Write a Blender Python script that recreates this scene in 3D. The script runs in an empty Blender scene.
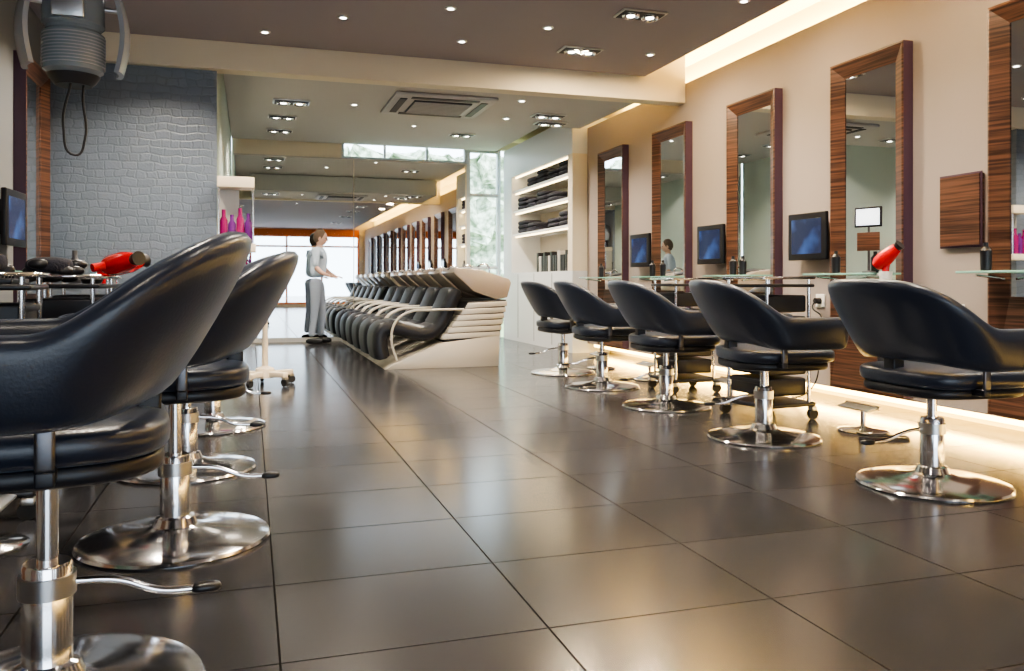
import bpy, bmesh, math, random
from mathutils import Vector, Matrix, noise
random.seed(4)
R=math.radians
scene=bpy.context.scene
COL=scene.collection

# ---------------------------------------------------------------- materials
def nodes(name):
    m=bpy.data.materials.new(name); m.use_nodes=True
    nt=m.node_tree; b=nt.nodes['Principled BSDF']
    return m,nt,b
def mat(name,col,rough=.5,metal=0,emit=None,es=0,bump=0,bscale=40,var=0,vscale=6,coat=0,trans=0,ior=1.45,sheen=0):
    m,nt,b=nodes(name)
    b.inputs['Base Color'].default_value=(*col,1)
    b.inputs['Roughness'].default_value=rough
    b.inputs['Metallic'].default_value=metal
    b.inputs['IOR'].default_value=ior
    if coat: b.inputs['Coat Weight'].default_value=coat
    if trans: b.inputs['Transmission Weight'].default_value=trans
    if sheen:
        b.inputs['Sheen Weight'].default_value=sheen; b.inputs['Sheen Tint'].default_value=(.6,.75,1,1)
    if emit:
        b.inputs['Emission Color'].default_value=(*emit,1); b.inputs['Emission Strength'].default_value=es
    if bump or var:
        tc=nt.nodes.new('ShaderNodeTexCoord'); n=nt.nodes.new('ShaderNodeTexNoise')
        n.inputs['Scale'].default_value=bscale if bump else vscale; n.inputs['Detail'].default_value=4
        nt.links.new(tc.outputs['Object'],n.inputs['Vector'])
        if bump:
            bp=nt.nodes.new('ShaderNodeBump'); bp.inputs['Strength'].default_value=bump; bp.inputs['Distance'].default_value=.01
            nt.links.new(n.outputs['Fac'],bp.inputs['Height']); nt.links.new(bp.outputs['Normal'],b.inputs['Normal'])
        if var:
            n2=nt.nodes.new('ShaderNodeTexNoise'); n2.inputs['Scale'].default_value=vscale
            nt.links.new(tc.outputs['Object'],n2.inputs['Vector'])
            mx=nt.nodes.new('ShaderNodeMix'); mx.data_type='RGBA'
            mx.inputs[6].default_value=(*[c*(1-var) for c in col],1); mx.inputs[7].default_value=(*[min(1,c*(1+var)) for c in col],1)
            nt.links.new(n2.outputs['Fac'],mx.inputs[0]); nt.links.new(mx.outputs[2],b.inputs['Base Color'])
    return m

def floor_mat():
    m,nt,b=nodes('floor_tiles')
    L=nt.links.new
    tc=nt.nodes.new('ShaderNodeTexCoord'); mp=nt.nodes.new('ShaderNodeMapping')
    mp.inputs['Location'].default_value=(-.06+6,-1.81+.47*20,0)
    L(tc.outputs['Object'],mp.inputs['Vector'])
    br=nt.nodes.new('ShaderNodeTexBrick'); br.offset=0; br.squash=1
    br.inputs['Scale'].default_value=1; br.inputs['Brick Width'].default_value=.6; br.inputs['Row Height'].default_value=.47
    br.inputs['Mortar Size'].default_value=.0030; br.inputs['Mortar Smooth'].default_value=.2; br.inputs['Bias'].default_value=0
    br.inputs['Color1'].default_value=(.026,.026,.030,1); br.inputs['Color2'].default_value=(.046,.045,.050,1)
    br.inputs['Mortar'].default_value=(.006,.005,.005,1)
    L(mp.outputs[0],br.inputs['Vector'])
    ad=nt.nodes.new('ShaderNodeMath'); ad.operation='MULTIPLY_ADD'; ad.inputs[1].default_value=.5; ad.inputs[2].default_value=.19; L(br.outputs['Fac'],ad.inputs[0])
    L(ad.outputs[0],b.inputs['Roughness'])
    sp=nt.nodes.new('ShaderNodeMapRange'); sp.inputs['To Min'].default_value=.5; sp.inputs['To Max'].default_value=.04
    L(br.outputs['Fac'],sp.inputs['Value']); L(sp.outputs[0],b.inputs['Specular IOR Level'])
    L(br.outputs['Color'],b.inputs['Base Color'])
    b.inputs['IOR'].default_value=1.65
    return m
def wood_mat(name,c1,c2,scale=(2,2,85),rough=.35):
    m,nt,b=nodes(name)
    tc=nt.nodes.new('ShaderNodeTexCoord'); mp=nt.nodes.new('ShaderNodeMapping'); mp.inputs['Scale'].default_value=scale
    nt.links.new(tc.outputs['Object'],mp.inputs['Vector'])
    n=nt.nodes.new('ShaderNodeTexNoise'); n.inputs['Scale'].default_value=1; n.inputs['Detail'].default_value=3; n.inputs['Distortion'].default_value=.25
    nt.links.new(mp.outputs[0],n.inputs['Vector'])
    cr=nt.nodes.new('ShaderNodeValToRGB'); cr.color_ramp.elements[0].position=.38; cr.color_ramp.elements[0].color=(*c1,1)
    cr.color_ramp.elements[1].position=.64; cr.color_ramp.elements[1].color=(*c2,1)
    nt.links.new(n.outputs['Fac'],cr.inputs[0]); nt.links.new(cr.outputs[0],b.inputs['Base Color'])
    b.inputs['Roughness'].default_value=rough
    return m
def croc_mat():
    m,nt,b=nodes('embossed_croc_wallpaper')
    L=nt.links.new
    tc=nt.nodes.new('ShaderNodeTexCoord'); sp=nt.nodes.new('ShaderNodeSeparateXYZ'); cb=nt.nodes.new('ShaderNodeCombineXYZ')
    L(tc.outputs['Object'],sp.inputs[0]); L(sp.outputs['X'],cb.inputs['X']); L(sp.outputs['Z'],cb.inputs['Y'])
    nz=nt.nodes.new('ShaderNodeTexNoise'); nz.inputs['Scale'].default_value=7; nz.inputs['Detail'].default_value=3; L(cb.outputs[0],nz.inputs['Vector'])
    va=nt.nodes.new('ShaderNodeMix'); va.data_type='RGBA'; va.blend_type='LINEAR_LIGHT'; va.inputs[0].default_value=.035
    L(cb.outputs[0],va.inputs[6]); L(nz.outputs['Color'],va.inputs[7])
    br=nt.nodes.new('ShaderNodeTexBrick'); br.inputs['Scale'].default_value=1; br.inputs['Brick Width'].default_value=.070; br.inputs['Row Height'].default_value=.058
    br.offset=.35; br.offset_frequency=3; br.squash=1.6; br.squash_frequency=2; br.inputs['Mortar Size'].default_value=.010; br.inputs['Mortar Smooth'].default_value=1
    L(va.outputs[2],br.inputs['Vector'])
    br.inputs['Color1'].default_value=(.135,.165,.21,1); br.inputs['Color2'].default_value=(.16,.19,.24,1); br.inputs['Mortar'].default_value=(.13,.16,.20,1)
    L(br.outputs['Color'],b.inputs['Base Color'])
    n2=nt.nodes.new('ShaderNodeTexNoise'); n2.inputs['Scale'].default_value=60; n2.inputs['Detail'].default_value=3; L(cb.outputs[0],n2.inputs['Vector'])
    ma=nt.nodes.new('ShaderNodeMath'); ma.operation='MULTIPLY_ADD'; ma.inputs[1].default_value=-1; L(br.outputs['Fac'],ma.inputs[0]); L(n2.outputs['Fac'],ma.inputs[2])
    bp=nt.nodes.new('ShaderNodeBump'); bp.inputs['Strength'].default_value=.34; bp.inputs['Distance'].default_value=.006
    L(ma.outputs[0],bp.inputs['Height']); L(bp.outputs[0],b.inputs['Normal'])
    b.inputs['Roughness'].default_value=.36
    return m
def screen_mat():
    m,nt,b=nodes('screen_picture')
    tc=nt.nodes.new('ShaderNodeTexCoord'); n=nt.nodes.new('ShaderNodeTexNoise'); n.inputs['Scale'].default_value=5
    nt.links.new(tc.outputs['Object'],n.inputs['Vector'])
    cr=nt.nodes.new('ShaderNodeValToRGB'); cr.color_ramp.elements[0].position=.50; cr.color_ramp.elements[0].color=(.004,.010,.045,1)
    cr.color_ramp.elements[1].position=.85; cr.color_ramp.elements[1].color=(.04,.12,.35,1)
    nt.links.new(n.outputs['Fac'],cr.inputs[0]); nt.links.new(cr.outputs[0],b.inputs['Emission Color']); b.inputs['Emission Strength'].default_value=1
    b.inputs['Base Color'].default_value=(.01,.01,.02,1); b.inputs['Roughness'].default_value=.1
    return m

M=dict(
 floor=floor_mat(), croc=croc_mat(), screen=screen_mat(),
 wood=wood_mat('zebrano_wood',(.038,.016,.010),(.150,.068,.040)),
 wood_side=mat('dark_plum_veneer',(.075,.042,.07),.35),
 wallR=mat('taupe_paint',(.36,.31,.28),.75,var=.05,vscale=1.5),
 wallL=mat('grey_teal_paint',(.20,.21,.22),.7),
 cream=mat('cream_paint',(.68,.61,.48),.7),
 white=mat('white_laminate',(.64,.66,.68),.35),
 ceil=mat('mauve_ceiling_paint',(.29,.26,.28),.7),
 ceil2=mat('grey_ceiling_paint',(.45,.44,.43),.7),
 slot=mat('cove_paint',(.9,.80,.52),.8),
 leather=mat('black_leather',(.014,.019,.034),.30,bump=.06,bscale=160,sheen=.12),
 leather2=mat('matte_black_vinyl',(.009,.010,.015),.40),
 chrome=mat('chrome',(.86,.86,.88),.13,1),
 steel=mat('brushed_steel',(.6,.6,.6),.3,1),
 gun=mat('gunmetal',(.12,.12,.13),.35,.8),
 black=mat('black_plastic',(.012,.012,.015),.35),
 rubber=mat('rubber',(.02,.02,.02),.7),
 mirror=mat('mirror_glass',(.86,.88,.87),.015,1),
 glass=mat('shelf_glass',(.55,.95,.85),.08,trans=.6),
 red=mat('glossy_red',(.65,.01,.015),.2,coat=.5),
 magenta=mat('magenta_bottle',(.22,.007,.09),.25),
 violet=mat('violet_bottle',(.10,.015,.14),.25),
 silver=mat('silver_laminate',(.50,.47,.42),.35,.2),
 basin=mat('bronze_beige_shell',(.34,.28,.23),.3,coat=.3),
 ledw=mat('led_warm_strip',(1,.8,.4),.5,emit=(1,.64,.18),es=14),
 shelfled=mat('shelf_led_strip',(1,.8,.5),.5,emit=(1,.75,.4),es=7),
 lamp=mat('lamp_disc',(1,1,1),.5,emit=(1,.95,.86),es=12),
 tablet=mat('bright_tablet_screen',(.8,.85,.9),.3,emit=(.8,.9,1),es=1.2),
 ac=mat('ac_panel_plastic',(.42,.41,.41),.5),
 dark=mat('dark_grille',(.03,.03,.035),.5),
 plastic=mat('hood_grey_plastic',(.40,.42,.46),.25,coat=.3),
 clear=mat('hood_clear_plastic',(.35,.4,.45),.12,trans=.3),
 towel=mat('dark_towel',(.02,.02,.03),.95,bump=.6,bscale=90),
 orange=mat('orange_window_frame',(.75,.20,.03),.45),
 alu=mat('window_frame_aluminium',(.55,.6,.62),.4,.4),
 skin=mat('skin',(.6,.38,.30),.55), hair=mat('brown_hair',(.10,.065,.045),.6,bump=.5,bscale=60),
 shirt=mat('pale_blue_shirt',(.46,.54,.66),.85), jeans=mat('grey_trousers',(.26,.30,.38),.85),
 lip=mat('lips',(.5,.15,.13),.5),
 ground=mat('pavement',(.5,.5,.5),.8,var=.2,vscale=3),
 beige=mat('beige_plastic',(.70,.60,.46),.4),
 paint_door=mat('white_wall_plastic',(.8,.8,.78),.4),
 label=mat('silver_label',(.45,.42,.38),.5),
)
def leaf_mat():
    m,nt,b=nodes('foliage')
    tc=nt.nodes.new('ShaderNodeTexCoord'); n=nt.nodes.new('ShaderNodeTexNoise'); n.inputs['Scale'].default_value=7; n.inputs['Detail'].default_value=6
    nt.links.new(tc.outputs['Object'],n.inputs['Vector'])
    cr=nt.nodes.new('ShaderNodeValToRGB'); cr.color_ramp.elements[0].position=.38; cr.color_ramp.elements[0].color=(.16,.22,.14,1)
    cr.color_ramp.elements[1].position=.62; cr.color_ramp.elements[1].color=(.62,.70,.55,1)
    nt.links.new(n.outputs['Fac'],cr.inputs[0]); nt.links.new(cr.outputs[0],b.inputs['Base Color']); b.inputs['Roughness'].default_value=.7
    return m
M['leaf']=leaf_mat()

# ---------------------------------------------------------------- helpers
def empty(name,loc=(0,0,0),rz=0):
    e=bpy.data.objects.new(name,None); e.empty_display_size=.1; e.location=loc; e.rotation_euler=(0,0,rz); COL.objects.link(e); return e
def addmesh(name,me,m=None,parent=None,loc=(0,0,0),rot=(0,0,0)):
    o=bpy.data.objects.new(name,me); COL.objects.link(o); o.location=loc; o.rotation_euler=rot
    if m and not me.materials: me.materials.append(m)
    if parent: o.parent=parent
    return o
def bm2me(bm,name,smooth=False,angle=None):
    bmesh.ops.recalc_face_normals(bm,faces=bm.faces)
    if smooth:
        for f in bm.faces: f.smooth=True
        if angle:
            for e in bm.edges:
                if len(e.link_faces)==2 and e.calc_face_angle(0)>R(angle): e.smooth=False
    me=bpy.data.meshes.new(name); bm.to_mesh(me); bm.free(); return me
def box(name,lo,hi,m,parent=None,bev=0,loc=(0,0,0),rot=(0,0,0)):
    bm=bmesh.new(); bmesh.ops.create_cube(bm,size=1)
    for v in bm.verts:
        v.co=Vector([(lo[i]+hi[i])/2+v.co[i]*(hi[i]-lo[i]) for i in range(3)])
    if bev:
        bmesh.ops.bevel(bm,geom=bm.edges[:],offset=bev,segments=3,affect='EDGES',profile=.5)
    return addmesh(name,bm2me(bm,name,smooth=bool(bev),angle=40),m,parent,loc,rot)
def lathe(name,prof,m,parent=None,loc=(0,0,0),rot=(0,0,0),seg=40,angle=35):
    bm=bmesh.new(); rings=[]
    for r,z in prof:
        if r<1e-5: rings.append([bm.verts.new((0,0,z))])
        else: rings.append([bm.verts.new((r*math.cos(2*math.pi*i/seg),r*math.sin(2*math.pi*i/seg),z)) for i in range(seg)])
    for a,b in zip(rings,rings[1:]):
        for i in range(seg):
            j=(i+1)%seg
            if len(a)==1 and len(b)==1: continue
            if len(a)==1: bm.faces.new((a[0],b[i],b[j]))
            elif len(b)==1: bm.faces.new((a[i],b[0],a[j]))
            else: bm.faces.new((a[i],b[i],b[j],a[j]))
    return addmesh(name,bm2me(bm,name,True,angle),m,parent,loc,rot)
def cyl(name,r,z0,z1,m,parent=None,loc=(0,0,0),rot=(0,0,0),seg=24):
    return lathe(name,[(0,z0),(r,z0),(r,z1),(0,z1)],m,parent,loc,rot,seg)
def sgnp(v,p): return math.copysign(abs(v)**p,v)
def selli(name,c,r,m,parent=None,e1=1,e2=1,loc=(0,0,0),rot=(0,0,0),nu=36,nv=18):
    bm=bmesh.new(); rings=[]
    for j in range(nv+1):
        ph=-math.pi/2+math.pi*j/nv
        if j in(0,nv): rings.append([bm.verts.new((c[0],c[1],c[2]+r[2]*(1 if j else -1)))]); continue
        cp=sgnp(math.cos(ph),e1); s=sgnp(math.sin(ph),e1)
        rings.append([bm.verts.new((c[0]+r[0]*cp*sgnp(math.cos(t),e2),c[1]+r[1]*cp*sgnp(math.sin(t),e2),c[2]+r[2]*s)) for t in [2*math.pi*i/nu for i in range(nu)]])
    for a,b in zip(rings,rings[1:]):
        for i in range(nu):
            k=(i+1)%nu
            if len(a)==1: bm.faces.new((a[0],b[k],b[i]))
            elif len(b)==1: bm.faces.new((a[i],a[k],b[0]))
            else: bm.faces.new((a[i],a[k],b[k],b[i]))
    return addmesh(name,bm2me(bm,name,True),m,parent,loc,rot)
def tube(name,pts,r,m,parent=None,loc=(0,0,0),rot=(0,0,0),smooth=True):
    cu=bpy.data.curves.new(name,'CURVE'); cu.dimensions='3D'; cu.bevel_depth=r; cu.bevel_resolution=3; cu.use_fill_caps=True; cu.resolution_u=8
    if smooth:
        sp=cu.splines.new('BEZIER'); sp.bezier_points.add(len(pts)-1)
        for b,p in zip(sp.bezier_points,pts): b.co=p; b.handle_left_type=b.handle_right_type='AUTO'
    else:
        sp=cu.splines.new('POLY'); sp.points.add(len(pts)-1)
        for b,p in zip(sp.points,pts): b.co=(*p,1)
    cu.materials.append(m)
    o=bpy.data.objects.new(name,cu); COL.objects.link(o); o.location=loc; o.rotation_euler=rot
    if parent: o.parent=parent
    return o
def extrude_y(name,poly,y0,y1,m,parent=None,bev=0,loc=(0,0,0),smooth=False):
    bm=bmesh.new()
    a=[bm.verts.new((x,y0,z)) for x,z in poly]; b=[bm.verts.new((x,y1,z)) for x,z in poly]
    bm.faces.new(a); bm.faces.new(b[::-1]); n=len(poly)
    for i in range(n): bm.faces.new((a[i],b[i],b[(i+1)%n],a[(i+1)%n]))
    if bev: bmesh.ops.bevel(bm,geom=bm.edges[:],offset=bev,segments=2,affect='EDGES',profile=.5)
    return addmesh(name,bm2me(bm,name,bool(bev) or smooth,35),m,parent,loc)
def instance(src,loc,rz=0):
    e=empty(src.name.split('.')[0],loc,rz)
    for c in src.children:
        o=bpy.data.objects.new(c.name.split('.')[0],c.data); COL.objects.link(o)
        o.location=c.location; o.rotation_euler=c.rotation_euler; o.scale=c.scale; o.parent=e
    return e
def area(name,loc,size,power,col=(1,.88,.7),rot=(0,0,0),sy=None,spread=180):
    l=bpy.data.lights.new(name,'AREA'); l.energy=power; l.color=col; l.size=size; l.spread=R(spread)
    if sy: l.shape='RECTANGLE'; l.size_y=sy
    o=bpy.data.objects.new(name,l); COL.objects.link(o); o.location=loc; o.rotation_euler=rot; return o

XL,XR,YB,YF=-1.37,3.68,11.6,-5.0
# ---------------------------------------------------------------- room shell
box('floor',(XL-.15,YF,-.1),(4.1,YB+.12,0),M['floor'])
box('wall_right',(XR,YF,.11),(XR+.1,8.8,2.57),M['wallR'])
box('wall_right_outer',(3.97,YF,0),(4.09,YB+.1,2.95),M['slot'])
box('trim_led_floor_strip',(3.72,YF+.1,.075),(3.775,8.7,.105),M['ledw'])
box('wall_left',(XL-.1,YF,0),(XL,6.6,2.95),M['wallL'])
box('wall_textured',(XL-.1,6.605,0),(-.24,6.70,2.39),M['croc'])
box('wall_partition',(-.34,6.71,0),(-.24,YB,2.95),mat('pale_green_paint',(.42,.50,.46),.7))
box('ceiling',(XL-.1,YF,2.60),(3.28,6.545,2.68),M['ceil'])
box('ceiling_upper_slab',(XL-.1,YF,2.86),(4.09,YB+.1,2.95),M['slot'])
box('ceiling_beam',(XL-.1,6.55,2.395),(3.675,6.70,2.855),M['cream'])
box('ceiling_bulkhead',(0,6.705,2.42),(3.3,8.1,2.70),M['ceil2'])
box('ceiling_rear',(-.235,6.705,2.715),(3.40,YB-.01,2.80),M['ceil2'])
box('wall_back',(-.235,YB+.02,0),(2.98,YB+.12,2.52),M['cream'])
box('wall_back_top',(-.235,YB+.02,2.525),(1.2,YB+.12,2.86),M['cream'])
box('trim_back_head',(1.2,YB+.02,2.74),(3.96,YB+.12,2.86),M['cream'])
wb=empty('window_1',(0,0,0))
box('sill_bar',(1.2,YB+.02,2.522),(2.98,YB+.10,2.55),M['alu'],wb)
for x in(1.22,1.8,2.4,2.96): box('mullion',(x-.015,YB+.03,2.55),(x+.015,YB+.09,2.735),M['alu'],wb)
d=empty('door_1',(0,0,0))
for x in(3.0,3.46): box('door_stile',(x-.02,YB+.02,0.0),(x+.03,YB+.10,2.735),M['alu'],d)
for z in(0.0,1.0,2.05,2.69): box('door_rail',(3.03,YB+.03,z),(3.44,YB+.09,z+.045),M['alu'],d)
for k in range(9): box('door_grille_bar',(3.04,YB+.05,.12+k*.09),(3.44,YB+.065,.135+k*.09),M['alu'],d)
bm_=empty('large_back_mirror',(0,0,0))
box('mirror_pane',(-.20,YB+.002,.06),(1.36,YB+.018,2.50),M['mirror'],bm_)
box('mirror_pane',(1.37,YB+.002,.06),(2.95,YB+.018,2.50),M['mirror'],bm_)
box('bottom_rail',(-.22,YB-.01,0),(2.97,YB+.018,.058),M['silver'],bm_)
box('top_rail',(-.22,YB-.005,2.502),(2.97,YB+.018,2.52),M['silver'],bm_)
fw=YF
box('wall_front_left',(XL-.1,fw-.12,0),(XL+.15,fw,2.95),M['cream'])
box('wall_front_right',(3.5,fw-.12,0),(4.09,fw,2.95),M['cream'])
box('wall_front_head',(XL+.15,fw-.12,2.58),(3.5,fw,2.95),M['cream'])
box('wall_front_sill',(XL+.15,fw-.12,0),(3.5,fw,.10),M['cream'])
w2=empty('window_2')
for x in(-1.19,.0,1.14,2.27,3.47): box('window_post',(x-.03,fw-.1,.10),(x+.03,fw-.02,2.58),M['orange'],w2)
for z0,z1 in((.10,.16),(1.98,2.04),(2.32,2.58)): box('window_rail',(-1.16,fw-.09,z0),(3.44,fw-.03,z1),M['orange'],w2)
box('pavement_ground',(-12,-30,-.12),(14,YF-.13,-.02),M['ground'])
box('garden_ground',(-8,YB+.13,-.12),(12,26,-.02),mat('grass',(.3,.4,.2),.9,var=.3))
def hedge(name,lo,hi):
    bm=bmesh.new(); bmesh.ops.create_cube(bm,size=1)
    for v in bm.verts: v.co=Vector([(lo[i]+hi[i])/2+v.co[i]*(hi[i]-lo[i]) for i in range(3)])
    bmesh.ops.subdivide_edges(bm,edges=bm.edges[:],cuts=40,use_grid_fill=True)
    for v in bm.verts:
        if v.co.z>lo[2]+.01:
            n=noise.noise_vector(v.co*2.5)*.45+noise.noise_vector(v.co*9)*.15
            v.co+=n
    return addmesh(name,bm2me(bm,name,False),M['leaf'])
hedge('garden_hedge',(-1,17,0),(9,18.5,3.4))

# ---------------------------------------------------------------- shelf cabinet wall
sc=empty('built_in_shelf_unit')
X0,X1=3.5,3.96
box('lower_cabinet',(X0,8.81,0),(X1,11.5,.94),M['white'],sc)
box('header',(X0,8.81,2.28),(X1,11.5,2.70),M['white'],sc)
box('end_panel',(X0,8.81,.94),(X1,8.95,2.28),M['cream'],sc)
box('end_panel',(X0,11.12,.94),(X1,11.5,2.28),M['white'],sc)
box('back_panel',(X1-.03,8.95,.94),(X1,11.12,2.28),M['label'],sc)
for z in(1.45,1.77,2.05): box('shelf_board',(X0+.02,8.95,z),(X1-.03,11.12,z+.03),M['white'],sc)
for k in range(1,4): box('cabinet_joint',(X0-.004,8.81+k*.67,.05),(X0-.0005,8.815+k*.67,.92),M['dark'],sc)
for z in(2.275,2.045,1.765,1.445):
    box('shelf_led',(X0+.05,8.98,z-.012),(X0+.07,11.1,z-.001),M['shelfled'],sc)
tw=empty('folded_towel_pile')
for z in(1.482,1.802,2.082):
    for k in range(5):
        if (k*7+int(z*10))%5==3: continue
        for q in range(2 if k%2 else 3):
            selli('folded_towel',(X0+.16,9.2+k*.40,z+.034+q*.055),(.13,.18,.031),M['towel'],tw,.45,.35,nu=20,nv=10)
pb=empty('product_box_row')
for k in range(14):
    h=.20+.05*(k%3==1)
    box('product_box',(X0+.05,9.02+k*.085,.941),(X0+.12,9.09+k*.085,.941+h),M['black'] if k%4 else M['label'],pb,.003)

# ---------------------------------------------------------------- salon chair
def make_shell(dz):
    bm=bmesh.new(); N=96; Kc=20; rings=[]
    for i in range(N+1):
        s=-1+2*i/N; a=abs(s)
        def P(s):
            a=abs(s); sg=1 if s>=0 else -1
            if a<=.60:
                ph=a/.60*math.pi/2
                return Vector((-.265*sgnp(math.cos(ph),.92),sg*.315*sgnp(math.sin(ph),.92) if a>0 else 0,0))
            t=(a-.60)/.40
            return Vector((.30*t,sg*(.315-.02*t*t),0))
        p=P(s); tan=(P(min(1,s+.01))-P(max(-1,s-.01))).normalized()
        nrm=Vector((tan.y,-tan.x,0))
        if nrm.dot(p-Vector((.05,0,0)))<0: nrm=-nrm
        w=max(0,min(1,(-p.x+.010)/.28)); w=w*w*(3-2*w)
        zt=.635+.180*w; zb=.478+.030*w
        top=p+nrm*(.080*w+.015); top.z=zt+dz
        bot=p-nrm*(.070*w+.006); bot.z=zb+dz
        e=max(0,(a-.93)/.07); k=math.sqrt(max(0,1-e*e*.985))
        mid=(top+bot)/2; h=(top-bot)/2*(.6+.4*k); up=h.normalized(); th=.030*(.35+.65*k)*(1+.1*w)
        if e>.98: th*=.4; h*=.8
        out=(nrm-up*nrm.dot(up)).normalized()
        rings.append([bm.verts.new(mid+h*sgnp(math.sin(t),.75)+out*th*sgnp(math.cos(t),.62)) for t in [2*math.pi*q/Kc for q in range(Kc)]])
    for a,b in zip(rings,rings[1:]):
        for q in range(Kc): bm.faces.new((a[q],a[(q+1)%Kc],b[(q+1)%Kc],b[q]))
    bm.faces.new(rings[0]); bm.faces.new(rings[-1][::-1])
    return bm2me(bm,'shell',True)
def make_chair(dz,loc,rz):
    e=empty('salon_chair',loc,rz)
    addmesh('backrest_arm_shell',make_shell(dz),M['leather'],e)
    selli('seat_cushion',(.05,0,.437+dz),(.265,.262,.040),M['leather'],e,.45,.55)
    selli('seat_pan',(.04,0,.388+dz),(.245,.24,.026),M['leather2'],e,.4,.55)
    for s in(-1,1):
        box('arm_bracket',(-.030,s*.290-.008,.41+dz),(.0,s*.290+.006,.485+dz),M['gun'],e,.006)
        box('bracket_foot',(-.030,min(s*.2,s*.296),.385+dz),(.0,max(s*.2,s*.296),.412+dz),M['leather2'],e,.004)
    box('rear_bracket',(-.20,-.03,.40+dz),(-.15,.03,.54+dz),M['leather2'],e,.006)
    lathe('chrome_base',[(0,0),(.280,0),(.285,.006),(.28,.014),(.25,.022),(.17,.032),(.09,.042),(.066,.052),(.056,.075),(.044,.08),(.044,.262),(.041,.268),(0,.268)],M['chrome'],e,seg=64)
    cyl('piston',.019,.265,.37+dz,M['chrome'],e)
    lathe('piston_collar',[(0,.345+dz),(.07,.35+dz),(.09,.365+dz),(0,.366+dz)],M['black'],e)
    tube('pump_lever',[(-.04,0,.225),(-.12,0,.215),(-.20,.01,.185),(-.27,.01,.178)],.0075,M['chrome'],e)
    selli('lever_pad',(-.285,.01,.178),(.030,.016,.010),M['black'],e,.7,.7,nu=16,nv=8)
    cyl('lever_collar',.050,.205,.245,M['steel'],e)
    return e
c=make_chair(0,(2.58,2.64,0),R(-4))
for x,y,r in((2.53,3.70,-12),(2.57,4.83,-7),(2.58,5.88,-9),(2.65,6.90,-3)): instance(c,(x,y,0),R(r))
c=make_chair(.085,(-.37,1.78,0),R(188))
for x,y,r in((-.223,2.78,185),(-.26,3.81,184),(-.20,4.9,180)): instance(c,(x,y,0),R(r))

def footrest(loc,rz):
    e=empty('chrome_footrest',loc,rz)
    lathe('round_base',[(0,0),(.13,0),(.133,.005),(.12,.012),(.03,.02),(.014,.028),(.014,.13),(0,.13)],M['chrome'],e,seg=40)
    tube('foot_bar',[(0,-.13,.135),(0,.13,.135)],.012,M['chrome'],e,smooth=False)
    box('foot_plate',(-.045,-.12,.128),(.045,.12,.140),M['steel'],e,.004,rot=(0,R(-12),0))
    return e
f=footrest((3.17,3.72,0),0)
for x,y in((3.2,2.55),(3.15,4.98),(3.15,6.2),(3.15,7.2)): instance(f,(x,y,0),0)
for y in(2.87,4.0,5.1): instance(f,(-.78,y,0),R(180))

# ---------------------------------------------------------------- mirrors
def wall_mirror(loc,rz):
    e=empty('wood_framed_mirror',loc,rz)
    W,z0,z1,fw_,pr=.32,.13,2.21,.10,.07
    bm=bmesh.new()
    def ring(w,a,b,x): return [bm.verts.new((x,-w,a)),bm.verts.new((x,w,a)),bm.verts.new((x,w,b)),bm.verts.new((x,-w,b))]
    o0=ring(W,z0,z1,-.002); o1=ring(W,z0,z1,-pr); o2=ring(W-.012,z0+.012,z1-.012,-pr-.003)
    i1=ring(W-fw_,z0+.60,z1-fw_,-.035); i2=ring(W-fw_,z0+.60,z1-fw_,-.02)
    L=[o0,o1,o2,i1,i2]
    for n_,(a,b) in enumerate(zip(L,L[1:])):
        for k in range(4):
            f=bm.faces.new((a[k],a[(k+1)%4],b[(k+1)%4],b[k])); f.material_index=1 if n_==0 else 0
    bm.faces.new(o0)
    me=bm2me(bm,'frame'); me.materials.append(M['wood']); me.materials.append(M['wood_side'])
    addmesh('frame',me,None,e)
    box('mirror_glass',(-.03,-(W-fw_)+.001,z0+.601),(-.021,W-fw_-.001,z1-fw_-.001),M['mirror'],e)
    box('glass_shelf',(-.29,-.31,.848),(-.076,.31,.860),M['glass'],e,.003)
    for s in(-1,1): tube('shelf_bracket',[(-.07,s*.22,.82),(-.25,s*.22,.838)],.006,M['chrome'],e,smooth=False)
    return e
wm=wall_mirror((XR,3.01,0),0)
for y in(4.225,5.465,6.75,8.03,1.75,.5,-.75,-2.0,-3.25): instance(wm,(XR,y,0),0)
for y in(6.02,4.75,3.48,2.2,.9,-.4,-1.7,-3.0): instance(wm,(XL,y,0),R(180))

def monitor(loc,rz):
    e=empty('wall_monitor',loc,rz)
    box('screen_body',(-.03,-.19,-.16),(.0,.19,.16),M['black'],e,.008)
    box('rear_housing',(.0,-.13,-.10),(.03,.13,.10),M['black'],e,.008)
    box('display',(-.0312,-.150,-.118),(-.0302,.150,.118),M['screen'],e)
    tube('mount_arm',[(.03,0,0),(.062,0,0)],.018,M['black'],e,smooth=False)
    return e
mo=monitor((XR-.063,4.76,1.115),R(2))
for y in(6.00,7.29): instance(mo,(XR-.063,y,1.115),R(2))
for y in(5.40,4.12,2.85): instance(mo,(XL+.063,y,1.17),R(178))
wp=empty('wood_wall_cabinet')
box('panel',(XR-.02,3.41,1.0),(XR-.001,3.68,1.38),M['wood'],wp,.004)
box('frame_edge',(XR-.026,3.405,.99),(XR-.0201,3.685,1.39),M['wood_side'],wp,.002)
box('front',(XR-.034,3.415,1.002),(XR-.027,3.675,1.378),M['wood'],wp)

# small tablet on a stand on the glass shelf
tb=empty('tablet_on_stand',(3.50,4.06,.861),R(20))
lathe('stand_foot',[(0,0),(.04,0),(.038,.008),(.008,.012),(.006,.29),(0,.29)],M['gun'],tb,seg=24)
box('tablet_body',(-.012,-.085,.27),(.0,.085,.39),M['black'],tb,.004)
box('tablet_screen',(-.0135,-.072,.282),(-.0122,.072,.378),M['tablet'],tb)
box('card_holder',(-.010,-.07,.13),(.0,.07,.24),M['wood'],tb,.003)

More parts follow.
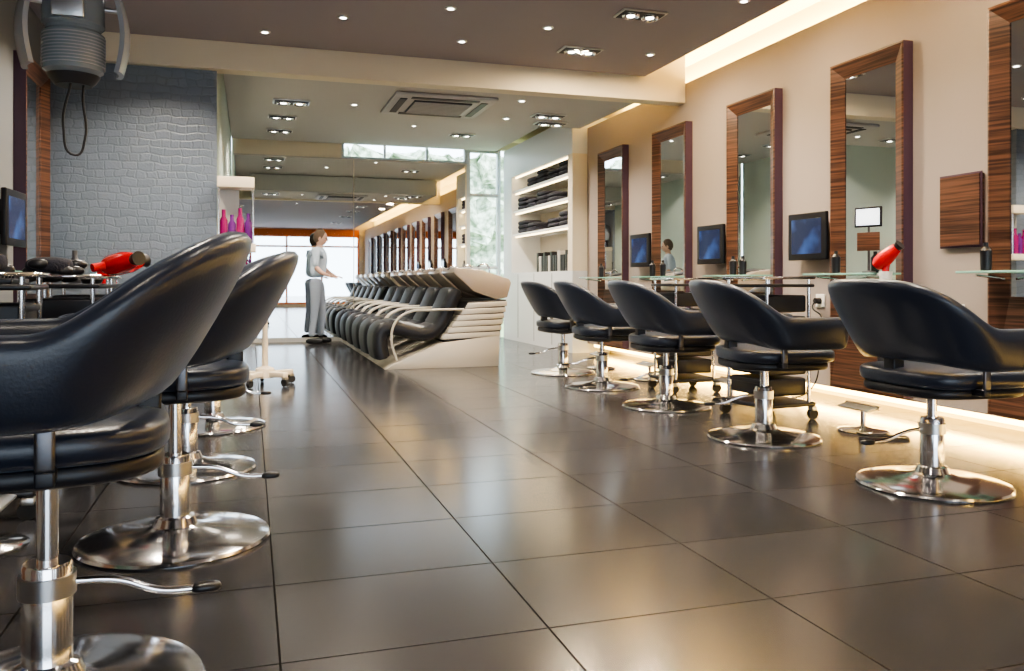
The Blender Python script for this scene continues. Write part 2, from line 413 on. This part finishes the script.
h1=empty('hair_dryer',(3.44,3.855,.79),0)
lathe('holder_cup',[(0,0),(.030,0),(.036,.075),(.030,.075),(.026,.01),(0,.01)],M['paint_door'],h1,seg=24)
box('holder_clip',(-.01,.03,.052),(.01,.06,.066),M['paint_door'],h1)
tube('handle',[(0,0,.03),(0,0,.09),(.01,.0,.13)],.019,M['red'],h1)
lathe('barrel',[(0,-.075),(.028,-.075),(.044,-.05),(.046,.0),(.036,.06),(.028,.085),(0,.085)],M['red'],h1,rot=(0,R(50),R(-70)),loc=(0,0,.155),seg=28)
lathe('nozzle',[(0,.085),(.024,.085),(.030,.11),(0,.11)],M['black'],h1,rot=(0,R(50),R(-70)),loc=(0,0,.155),seg=20)
sb=empty('styling_product_bottle',(XR-.2,3.22,.861))
lathe('body',[(0,0),(.025,0),(.027,.10),(.012,.12),(.012,.14),(0,.14)],M['black'],sb,seg=20)
for x,y in((.2,5.35),(.22,5.45),(.2,6.6),(.2,7.95),(.26,6.68),(.18,4.35)): instance(sb,(XR-x,y,.861))
def socket(y,z,pts):
    e=empty('wall_socket_with_cable',(XR,y,z))
    box('socket_plate',(-.012,-.045,-.045),(-.001,.045,.045),M['paint_door'],e,.004)
    cyl('plug',.02,0,.04,M['black'],e,loc=(-.012,.0,0),rot=(0,R(-90),0))
    tube('power_cable',pts,.005,M['black'],e)
socket(3.58,.64,[(-.05,0,0),(-.1,.05,-.06),(-.06,.10,-.03),(-.09,.14,-.2),(-.12,.1,-.45),(-.3,-.1,-.63),(-.5,.15,-.634),(-.62,.0,-.634),(-.45,-.12,-.634),(-.7,-.05,-.634)])
socket(4.72,.68,[(-.05,0,0),(-.1,-.04,-.05),(-.08,-.1,-.1),(-.10,-.12,-.35),(-.14,-.05,-.60),(-.3,.1,-.674),(-.5,0,-.674)])

# ---------------------------------------------------------------- carts
def cart(loc,rz,w=.18):
    e=empty('salon_tool_trolley',loc,rz)
    for sx in(-1,1):
        for sy in(-1,1):
            tube('post',[(sx*.15,sy*w,.09),(sx*.15,sy*w,.82)],.010,M['chrome'],e,smooth=False)
            cyl('caster_wheel',.032,-.014,.014,M['rubber'],e,loc=(sx*.17,sy*(w+.01),.032),rot=(R(90),0,0))
            box('caster_fork',(sx*.17-.02,sy*(w+.01)-.02,.05),(sx*.17+.02,sy*(w+.01)+.02,.075),M['steel'],e,.004)
    box('base_frame',(-.19,-w-.02,.075),(.19,w+.02,.10),M['black'],e,.008)
    for k in range(5):
        z=.14+k*.122
        box('drawer',(-.145,-w+.012,z),(.145,w-.012,z+.10),M['leather2'],e,.012)
        box('drawer_lip',(-.158,-w+.02,z+.07),(-.145,w-.02,z+.095),M['black'],e,.004)
    box('top_tray',(-.18,-w-.02,.775),(.18,w+.02,.795),M['black'],e,.008)
    tube('tray_rail',[(-.18,-w-.01,.83),(-.18,w+.01,.83),(.18,w+.01,.83),(.18,-w-.01,.83),(-.18,-w-.01,.83)],.008,M['chrome'],e,smooth=False)
    return e
ct=cart((2.97,4.30,0),R(4))
instance(ct,(3.10,5.55,0),R(-3))
instance(ct,(-.90,3.35,0),R(184)); ct2=instance(ct,(-.82,4.36,0),R(176))
instance(ct,(-.95,5.55,0),R(180))
cl=empty('hair_brush_set',(-.85,4.36,.796))
for k in range(12):
    x=-.12+.017*k; y=-.12+random.random()*.14; z=.03+.03*(k%3)
    selli('brush_head',(x,y,z),(.045,.024,.024),M['black'],cl,nu=16,nv=8,rot=(0,0,random.random()*.4))
    tube('brush_handle',[(x,y,z),(x+.01,y+.12,z+.02)],.008,M['chrome'],cl,smooth=False)
selli('towel_lump',(-.04,.0,.08),(.10,.13,.045),M['towel'],cl,.7,.7)
def hd_(loc,rz):
    e=empty('hair_dryer',loc,rz)
    lathe('barrel',[(0,-.10),(.035,-.10),(.05,-.06),(.05,.04),(.038,.10),(.03,.12),(0,.12)],M['red'],e,rot=(0,R(82),0),loc=(0,0,.052),seg=28)
    tube('handle',[(-.04,0,.05),(-.05,-.10,.03)],.02,M['red'],e)
    lathe('nozzle',[(0,.12),(.026,.12),(.034,.16),(0,.16)],M['black'],e,rot=(0,R(82),0),loc=(0,0,.052),seg=20)
hd_((-.60,4.47,.84),R(55))
hd_((-.59,4.28,.84),R(-50))
cl2=empty('clipper_and_comb_tray',(-.90,3.35,.796))
box('tray',(-.12,-.12,0),(.12,.12,.02),M['leather2'],cl2,.006)
for k in range(5):
    box('comb',(-.10,-.1+k*.045,.021),(.08,-.085+k*.045,.032),M['black'],cl2,.002)
selli('clipper',(.0,.09,.05),(.08,.025,.028),M['black'],cl2,.7,.7)
selli('rolled_towel',(-.02,-.03,.075),(.10,.08,.045),M['towel'],cl2,.7,.6)
cl3=empty('colour_bowl_and_brush_set',(-.95,5.55,.796))
lathe('bowl',[(0,0),(.05,0),(.075,.05),(.07,.05),(.045,.01),(0,.01)],M['black'],cl3,(.05,-.08,0),seg=24)
lathe('jar',[(0,0),(.04,0),(.04,.10),(.03,.12),(0,.12)],M['red'],cl3,(.09,.08,0),seg=24)
lathe('spray_bottle',[(0,0),(.035,0),(.037,.12),(.014,.16),(.014,.20),(0,.20)],M['gun'],cl3,(-.06,.02,0),seg=20)

sr=empty('rolling_stand_base',(.11,6.79,0))
for k in range(5):
    a=2*math.pi*k/5+.4
    box('leg',(0,-.026,.07),(.23,.026,.11),M['beige'],sr,.008,rot=(0,0,a))
    cyl('caster',.032,-.012,.012,M['rubber'],sr,loc=(.22*math.cos(a),.22*math.sin(a),.033),rot=(R(90),0,a))
    box('fork',(.20,-.018,.055),(.24,.018,.075),M['steel'],sr,.003,rot=(0,0,a))
lathe('hub_post',[(0,.06),(.08,.06),(.07,.13),(.025,.15),(.02,.5),(.02,.78),(0,.78)],M['beige'],sr)
lathe('round_seat',[(0,.775),(.16,.775),(.17,.79),(.16,.815),(0,.82)],M['beige'],sr)

pd=empty('product_display_shelf',(-.10,6.5,0))
box('top_box',(-.13,-.1,1.50),(.13,.1,1.58),M['beige'],pd,.004)
box('back_board',(-.12,.085,1.06),(.02,.10,1.50),M['silver'],pd)
for s in(-1,1): tube('rod',[(s*.12,-.08,1.09),(s*.12,-.08,1.50)],.006,M['chrome'],pd,smooth=False)
box('bottom_board',(-.13,-.11,1.03),(.14,.10,1.09),M['beige'],pd,.003)
for k in range(4):
    s=(1,.85,1.05,.9)[k]
    lathe('bottle',[(0,0),(.026,0),(.028,.02),(.028,.17*s),(.014,.20*s),(.014,.25*s),(0,.25*s)],(M['magenta'],M['violet'],M['magenta'],M['violet'])[k],pd,(-.087+k*.058,-.03,1.091),seg=18)

# ---------------------------------------------------------------- hanging hood heater
cz=empty('ceiling_hood_dryer',(-.83,4.55,0))
cyl('ceiling_plate',.09,2.585,2.6,M['steel'],cz)
tube('ceiling_pole',[(0,0,2.59),(0,0,2.2)],.025,M['steel'],cz,smooth=False)
lathe('drum_housing',[(0,1.82),(.11,1.82),(.135,1.84),(.14,1.9),(.14,2.02),(.125,2.035),(.125,2.05),(.14,2.065),(.14,2.22),(.11,2.27),(0,2.28)],M['clear'],cz,seg=40)
for k in range(10): cyl('vent_ring',.143,1.86+k*.016,1.866+k*.016,M['plastic'],cz,seg=40)
box('control_panel',(-.07,-.155,2.07),(.07,-.13,2.2),M['steel'],cz,.006)
lathe('lower_collar',[(0,1.77),(.08,1.77),(.1,1.79),(.12,1.82),(0,1.82)],M['dark'],cz)
def wing(a0,mt):
    bm=bmesh.new(); rr=[]
    for i in range(13):
        a=a0-R(24)+R(48)*i/12; row=[]
        for j in range(9):
            z=1.84+.36*j/8; e=math.sin(math.pi*j/8)*.03
            row.append((.20+e,a,z))
        rr.append(row)
    vs=[[ [bm.verts.new(((r+t)*math.cos(a),(r+t)*math.sin(a),z)) for (r,a,z) in row] for row in rr] for t in(0,.025)]
    for t in(0,1):
        for i in range(12):
            for j in range(8): bm.faces.new((vs[t][i][j],vs[t][i+1][j],vs[t][i+1][j+1],vs[t][i][j+1]))
    for i in range(12):
        for j in(0,8): bm.faces.new((vs[0][i][j],vs[0][i+1][j],vs[1][i+1][j],vs[1][i][j]))
    for j in range(8):
        for i in(0,12): bm.faces.new((vs[0][i][j],vs[0][i][j+1],vs[1][i][j+1],vs[1][i][j]))
    addmesh('heater_wing',bm2me(bm,'wing',True,40),mt,cz)
    tube('wing_arm',[(.1*math.cos(a0),.1*math.sin(a0),2.16),(.22*math.cos(a0),.22*math.sin(a0),2.16)],.012,M['steel'],cz,smooth=False)
for a in(R(5),R(200),R(100)): wing(a,M['plastic'])
tube('control_cable',[(0,-.06,1.78),(-.03,-.08,1.55),(.02,-.08,1.42),(.06,-.06,1.5),(.05,-.05,1.70),(.05,-.03,1.78)],.006,M['black'],cz)

# ---------------------------------------------------------------- wash station row
def wash(y):
    e=empty('shampoo_wash_unit',(1.12,y,0))
    ctr=[(.06,.09),(.035,.22),(.05,.34),(.14,.385),(.30,.35),(.46,.32),(.58,.37),(.68,.54),(.77,.74)]
    th=.075
    bm=bmesh.new(); rings=[]
    pts=[Vector((a,0,b)) for a,b in ctr]; fine=[]
    for i in range(len(pts)-1):
        p0=pts[max(0,i-1)];p1=pts[i];p2=pts[i+1];p3=pts[min(len(pts)-1,i+2)]
        for k in range(5):
            t=k/5; fine.append(.5*((2*p1)+(p2-p0)*t+(2*p0-5*p1+4*p2-p3)*t*t+(3*p1-p0-3*p2+p3)*t**3))
    fine.append(pts[-1]); n=len(fine)
    for i,p in enumerate(fine):
        tn=(fine[min(n-1,i+1)]-fine[max(0,i-1)]).normalized(); nm=Vector((-tn.z,0,tn.x))
        e_=min(1,min(i,n-1-i)/2+.6); crease=.86 if i in(14,30) else 1
        rings.append([bm.verts.new(p+nm*th*e_*crease*sgnp(math.sin(t),.45)+Vector((0,.30+.235*sgnp(math.cos(t),.3),0))) for t in [2*math.pi*q/20 for q in range(20)]])
    for a,b in zip(rings,rings[1:]):
        for q in range(20): bm.faces.new((a[q],a[(q+1)%20],b[(q+1)%20],b[q]))
    bm.faces.new(rings[0]); bm.faces.new(rings[-1][::-1])
    addmesh('lounge_cushion',bm2me(bm,'lounge',True,50),M['leather2'],e)
    extrude_y('plinth',[(.06,0),(1.16,0),(1.17,.30),(.60,.235),(.15,.05)],.0,.62,M['silver'],e,.006)
    extrude_y('side_body',[(.62,.24),(1.17,.29),(1.24,.64),(.86,.62)],.015,.605,M['dark'],e,.004)
    for k in range(6):
        z=.275+k*.058; x0=.60+.045*k; x1=1.175+.014*k
        extrude_y('ridged_side_fin',[(x0,z-.01),(x1,z+.012),(x1,z+.060),(x0+.03,z+.044)],.0,.62,M['silver'],e,.007)
    for yy in(.03,.585):
        tube('armrest_bar',[(.18,yy,.08),(.13,yy,.26),(.17,yy,.44),(.30,yy,.53),(.50,yy,.545),(.86,yy,.55)],.012,M['silver'],e)
    extrude_y('basin_shell',[(.72,.90),(.74,.95),(1.0,.925),(1.28,.84),(1.30,.80),(1.26,.66),(1.14,.64),(.92,.72)],.04,.58,M['basin'],e,.012)
    selli('basin_bowl',(0,0,0),(.15,.17,.02),M['dark'],e,loc=(.97,.31,.93),rot=(0,R(8),0))
    tube('faucet',[(1.14,.31,.86),(1.14,.31,.97),(1.08,.31,.985),(1.03,.31,.96)],.010,M['chrome'],e)
    selli('neck_rest',(.76,.31,.93),(.03,.10,.025),M['leather2'],e)
    return e
wu=wash(7.65)
for k in range(1,6): instance(wu,(1.12,7.65+k*.64,0))

# ---------------------------------------------------------------- ceiling fixtures
def twin(loc,rz=0):
    e=empty('recessed_twin_downlight',loc,rz)
    box('trim_plate',(-.16,-.09,-.012),(.16,.09,-.001),M['steel'],e,.003)
    box('recess',(-.145,-.075,-.016),(.145,.075,-.0121),M['dark'],e)
    for s in(-1,1):
        lathe('reflector',[(.06,-.022),(.055,-.03),(.035,-.0225),(.06,-.0165)],M['chrome'],e,loc=(s*.07,0,0),seg=24)
        cyl('lamp',.026,-.024,-.018,M['lamp'],e,loc=(s*.07,0,0),seg=20)
    return e
t=twin((2.49,5.04,2.60))
for x,y,z in((2.43,5.96,2.6),(.35,7.65,2.42),(2.75,7.55,2.42),(2.9,7.9,2.42),(.35,9.0,2.715),(.35,9.9,2.715),(.35,10.8,2.715),(2.6,9.2,2.715),(2.6,10.4,2.715),(2.45,3.6,2.6),(2.45,2.2,2.6),(2.45,.5,2.6),(2.45,-2,2.6),(-.3,3,2.6),(-.3,.5,2.6),(-.3,-2,2.6)):
    instance(t,(x,y,z))
def spot(loc):
    e=empty('round_ceiling_spot',loc)
    lathe('ring',[(.022,-.002),(.022,-.008),(.038,-.006),(.040,-.001)],M['steel'],e,seg=24)
    cyl('bulb',.021,-.007,-.002,M['lamp'],e,seg=20)
    return e
s=spot((.6,5.7,2.6))
for x,y,z in((1.25,5.3,2.6),(1.5,6.0,2.6),(-.4,5.4,2.6),(.1,6.2,2.6),(2.0,5.5,2.6),(3.0,4.6,2.6),(3.0,5.9,2.6),(1.0,3.9,2.6),(.9,7.6,2.42),(2.3,7.0,2.42),(2.4,7.8,2.42),(1.2,9.2,2.715),(1.9,10,2.715)): instance(s,(x,y,z))
ac=empty('ceiling_air_conditioner',(1.62,7.38,2.42))
box('outer_panel',(-.45,-.43,-.03),(.45,.43,-.001),M['ac'],ac,.01)
box('centre_grille',(-.26,-.25,-.042),(.26,.25,-.0305),M['dark'],ac,.004)
for k in range(9): box('grille_slat',(-.25,-.23+k*.055,-.05),(.25,-.21+k*.055,-.0425),M['ac'],ac)
for sx in(-1,1): box('air_slot',(min(sx*.33,sx*.39),-.3,-.036),(max(sx*.33,sx*.39),.3,-.0305),M['dark'],ac)
for sy in(-1,1): box('air_slot',(-.3,min(sy*.31,sy*.37),-.036),(.3,max(sy*.31,sy*.37),-.0305),M['dark'],ac)

# ---------------------------------------------------------------- person standing beside the wash units
def skin(name,verts,edges,rad,m,parent,sub=2):
    me=bpy.data.meshes.new(name); me.from_pydata(verts,edges,[]); me.materials.append(m)
    o=bpy.data.objects.new(name,me); COL.objects.link(o); o.parent=parent
    md=o.modifiers.new('skin','SKIN'); md.use_smooth_shade=True
    sv=me.skin_vertices[0].data
    for i,r in enumerate(rad): sv[i].radius=(r,r) if not isinstance(r,tuple) else r; sv[i].use_root=(i==0)
    s_=o.modifiers.new('sub','SUBSURF'); s_.levels=sub; s_.render_levels=sub
    return o
pe=empty('standing_person',(.84,11.2,0),R(-20))
pe.scale=(.88,.88,.88)
skin('trousers',[(0,0,.92),(0,.09,.86),(.05,.10,.48),(.02,.11,.10),(0,-.09,.86),(-.01,-.10,.48),(-.06,-.11,.10),(.0,0,1.0)],
     [(0,1),(1,2),(2,3),(0,4),(4,5),(5,6),(0,7)],[(.12,.15),.095,.062,.05,.095,.062,.05,(.10,.14)],M['jeans'],pe)
skin('shirt',[(.0,0,.98),(.01,0,1.12),(.03,0,1.27),(.03,0,1.39),(.03,.16,1.38),(.02,.22,1.14),(.03,-.16,1.38),(.04,-.22,1.14)],
     [(0,1),(1,2),(2,3),(3,4),(4,5),(3,6),(6,7)],[(.105,.14),(.10,.13),(.105,.15),(.07,.10),.060,.048,.060,.048],M['shirt'],pe)
for s in(-1,1):
    skin('forearm',[(.03,s*.22,1.15),(.12,s*.215,1.06),(.21,s*.18,1.02),(.25,s*.17,1.01)],[(0,1),(1,2),(2,3)],[.042,.036,.026,(.035,.018)],M['skin'],pe)
    for k in range(4):
        y=s*(.17+(k-1.5)*.02); L=(.07,.08,.075,.06)[k]
        skin('finger',[(.25,y,1.01),(.27+L*.5,y,1.0),(.27+L,y,.98)],[(0,1),(1,2)],[.0095,.009,.008],M['skin'],pe,1)
    skin('thumb',[(.23,s*.15,1.01),(.26,s*.125,1.0),(.285,s*.12,.99)],[(0,1),(1,2)],[.012,.010,.009],M['skin'],pe,1)
skin('neck',[(.03,0,1.38),(.035,0,1.46),(.045,0,1.52)],[(0,1),(1,2)],[.06,.052,.05],M['skin'],pe)
HL=(.06,0,1.58); HR=(0,R(8),0)
selli('head',(0,0,0),(.092,.075,.118),M['skin'],pe,loc=HL,rot=HR)
selli('hair',(-.022,0,.022),(.098,.086,.118),M['hair'],pe,loc=HL,rot=HR)
selli('nose',(.095,0,-.015),(.016,.012,.022),M['skin'],pe,loc=HL,rot=HR,nu=12,nv=8)
selli('mouth',(.083,0,-.055),(.008,.022,.007),M['lip'],pe,loc=HL,rot=HR,nu=12,nv=8)
for s in(-1,1):
    selli('eye',(.082,s*.03,.008),(.010,.013,.009),M['dark'],pe,loc=HL,rot=HR,nu=12,nv=8)
    selli('ear',(0,s*.078,-.01),(.02,.01,.032),M['skin'],pe,loc=HL,rot=HR,nu=12,nv=8)
    selli('shoe',(.05+(.01 if s>0 else -.06),s*.115,.045),(.13,.045,.045),M['black'],pe,.8,.8,nu=20,nv=10)

# ---------------------------------------------------------------- lights
W=bpy.data.worlds.new('World'); scene.world=W; W.use_nodes=True
bg=W.node_tree.nodes['Background']; bg.inputs[0].default_value=(.74,.87,1,1); bg.inputs[1].default_value=5.0
area('window_portal_front',((XL+3.4)/2,YF-.01,1.35),4.6,1,rot=(R(90),0,0),sy=2.4).data.cycles.is_portal=True
sun=bpy.data.lights.new('sun','SUN'); sun.energy=4; sun.angle=R(5); so=bpy.data.objects.new('sun',sun); COL.objects.link(so); so.rotation_euler=(R(50),0,R(60))
area('cove_light',(3.88,1.9,2.60),.05,240,(1,.68,.25),rot=(R(180),0,0),sy=13)
area('floor_led_light',(3.745,1.9,.07),.05,260,(1,.62,.16),sy=13)
WC=(1,.87,.71)
for k,(x,y,z,p) in enumerate([(2.49,5.04,2.57,32),(2.45,3.6,2.57,24),(2.45,2.2,2.57,18),(2.45,.5,2.57,10),(-.3,3,2.57,22),(-.3,.5,2.57,8),(.6,5.5,2.57,42),(-.6,5.7,2.57,26),(1.1,3.9,2.57,26),(1.0,1.5,2.57,8),(.35,7.65,2.39,18),(2.75,7.6,2.39,24),(.35,9.9,2.68,42),(2.6,9.2,2.68,44),(2.6,10.4,2.68,40),(1.2,-2,2.57,20)]):
    area('downlight_lamp',(x,y,z),.18,p,WC,spread=130)
for x,y,p in((2.43,5.96,44),(3.0,4.6,14),(3.0,5.9,16),(3.0,3.3,12)):
    area('wall_wash_lamp',(x,y,2.575),.10,p,(1,.78,.5),spread=180)
for z in(2.26,2.03,1.75,1.43): area('shelf_lamp',(X0+.06,10.03,z),.02,1.8,(1,.78,.45),sy=2.1)

# ---------------------------------------------------------------- camera
cam=bpy.data.cameras.new('camera'); co=bpy.data.objects.new('camera',cam); COL.objects.link(co)
co.location=(0,0,.80); co.rotation_euler=(R(90),0,R(-17.5)); cam.lens=29.18; cam.sensor_width=36; cam.shift_y=-.0513; cam.clip_start=.02
scene.camera=co
scene.view_settings.view_transform='AgX'
scene.view_settings.look='AgX - Medium High Contrast'
scene.view_settings.exposure=.55
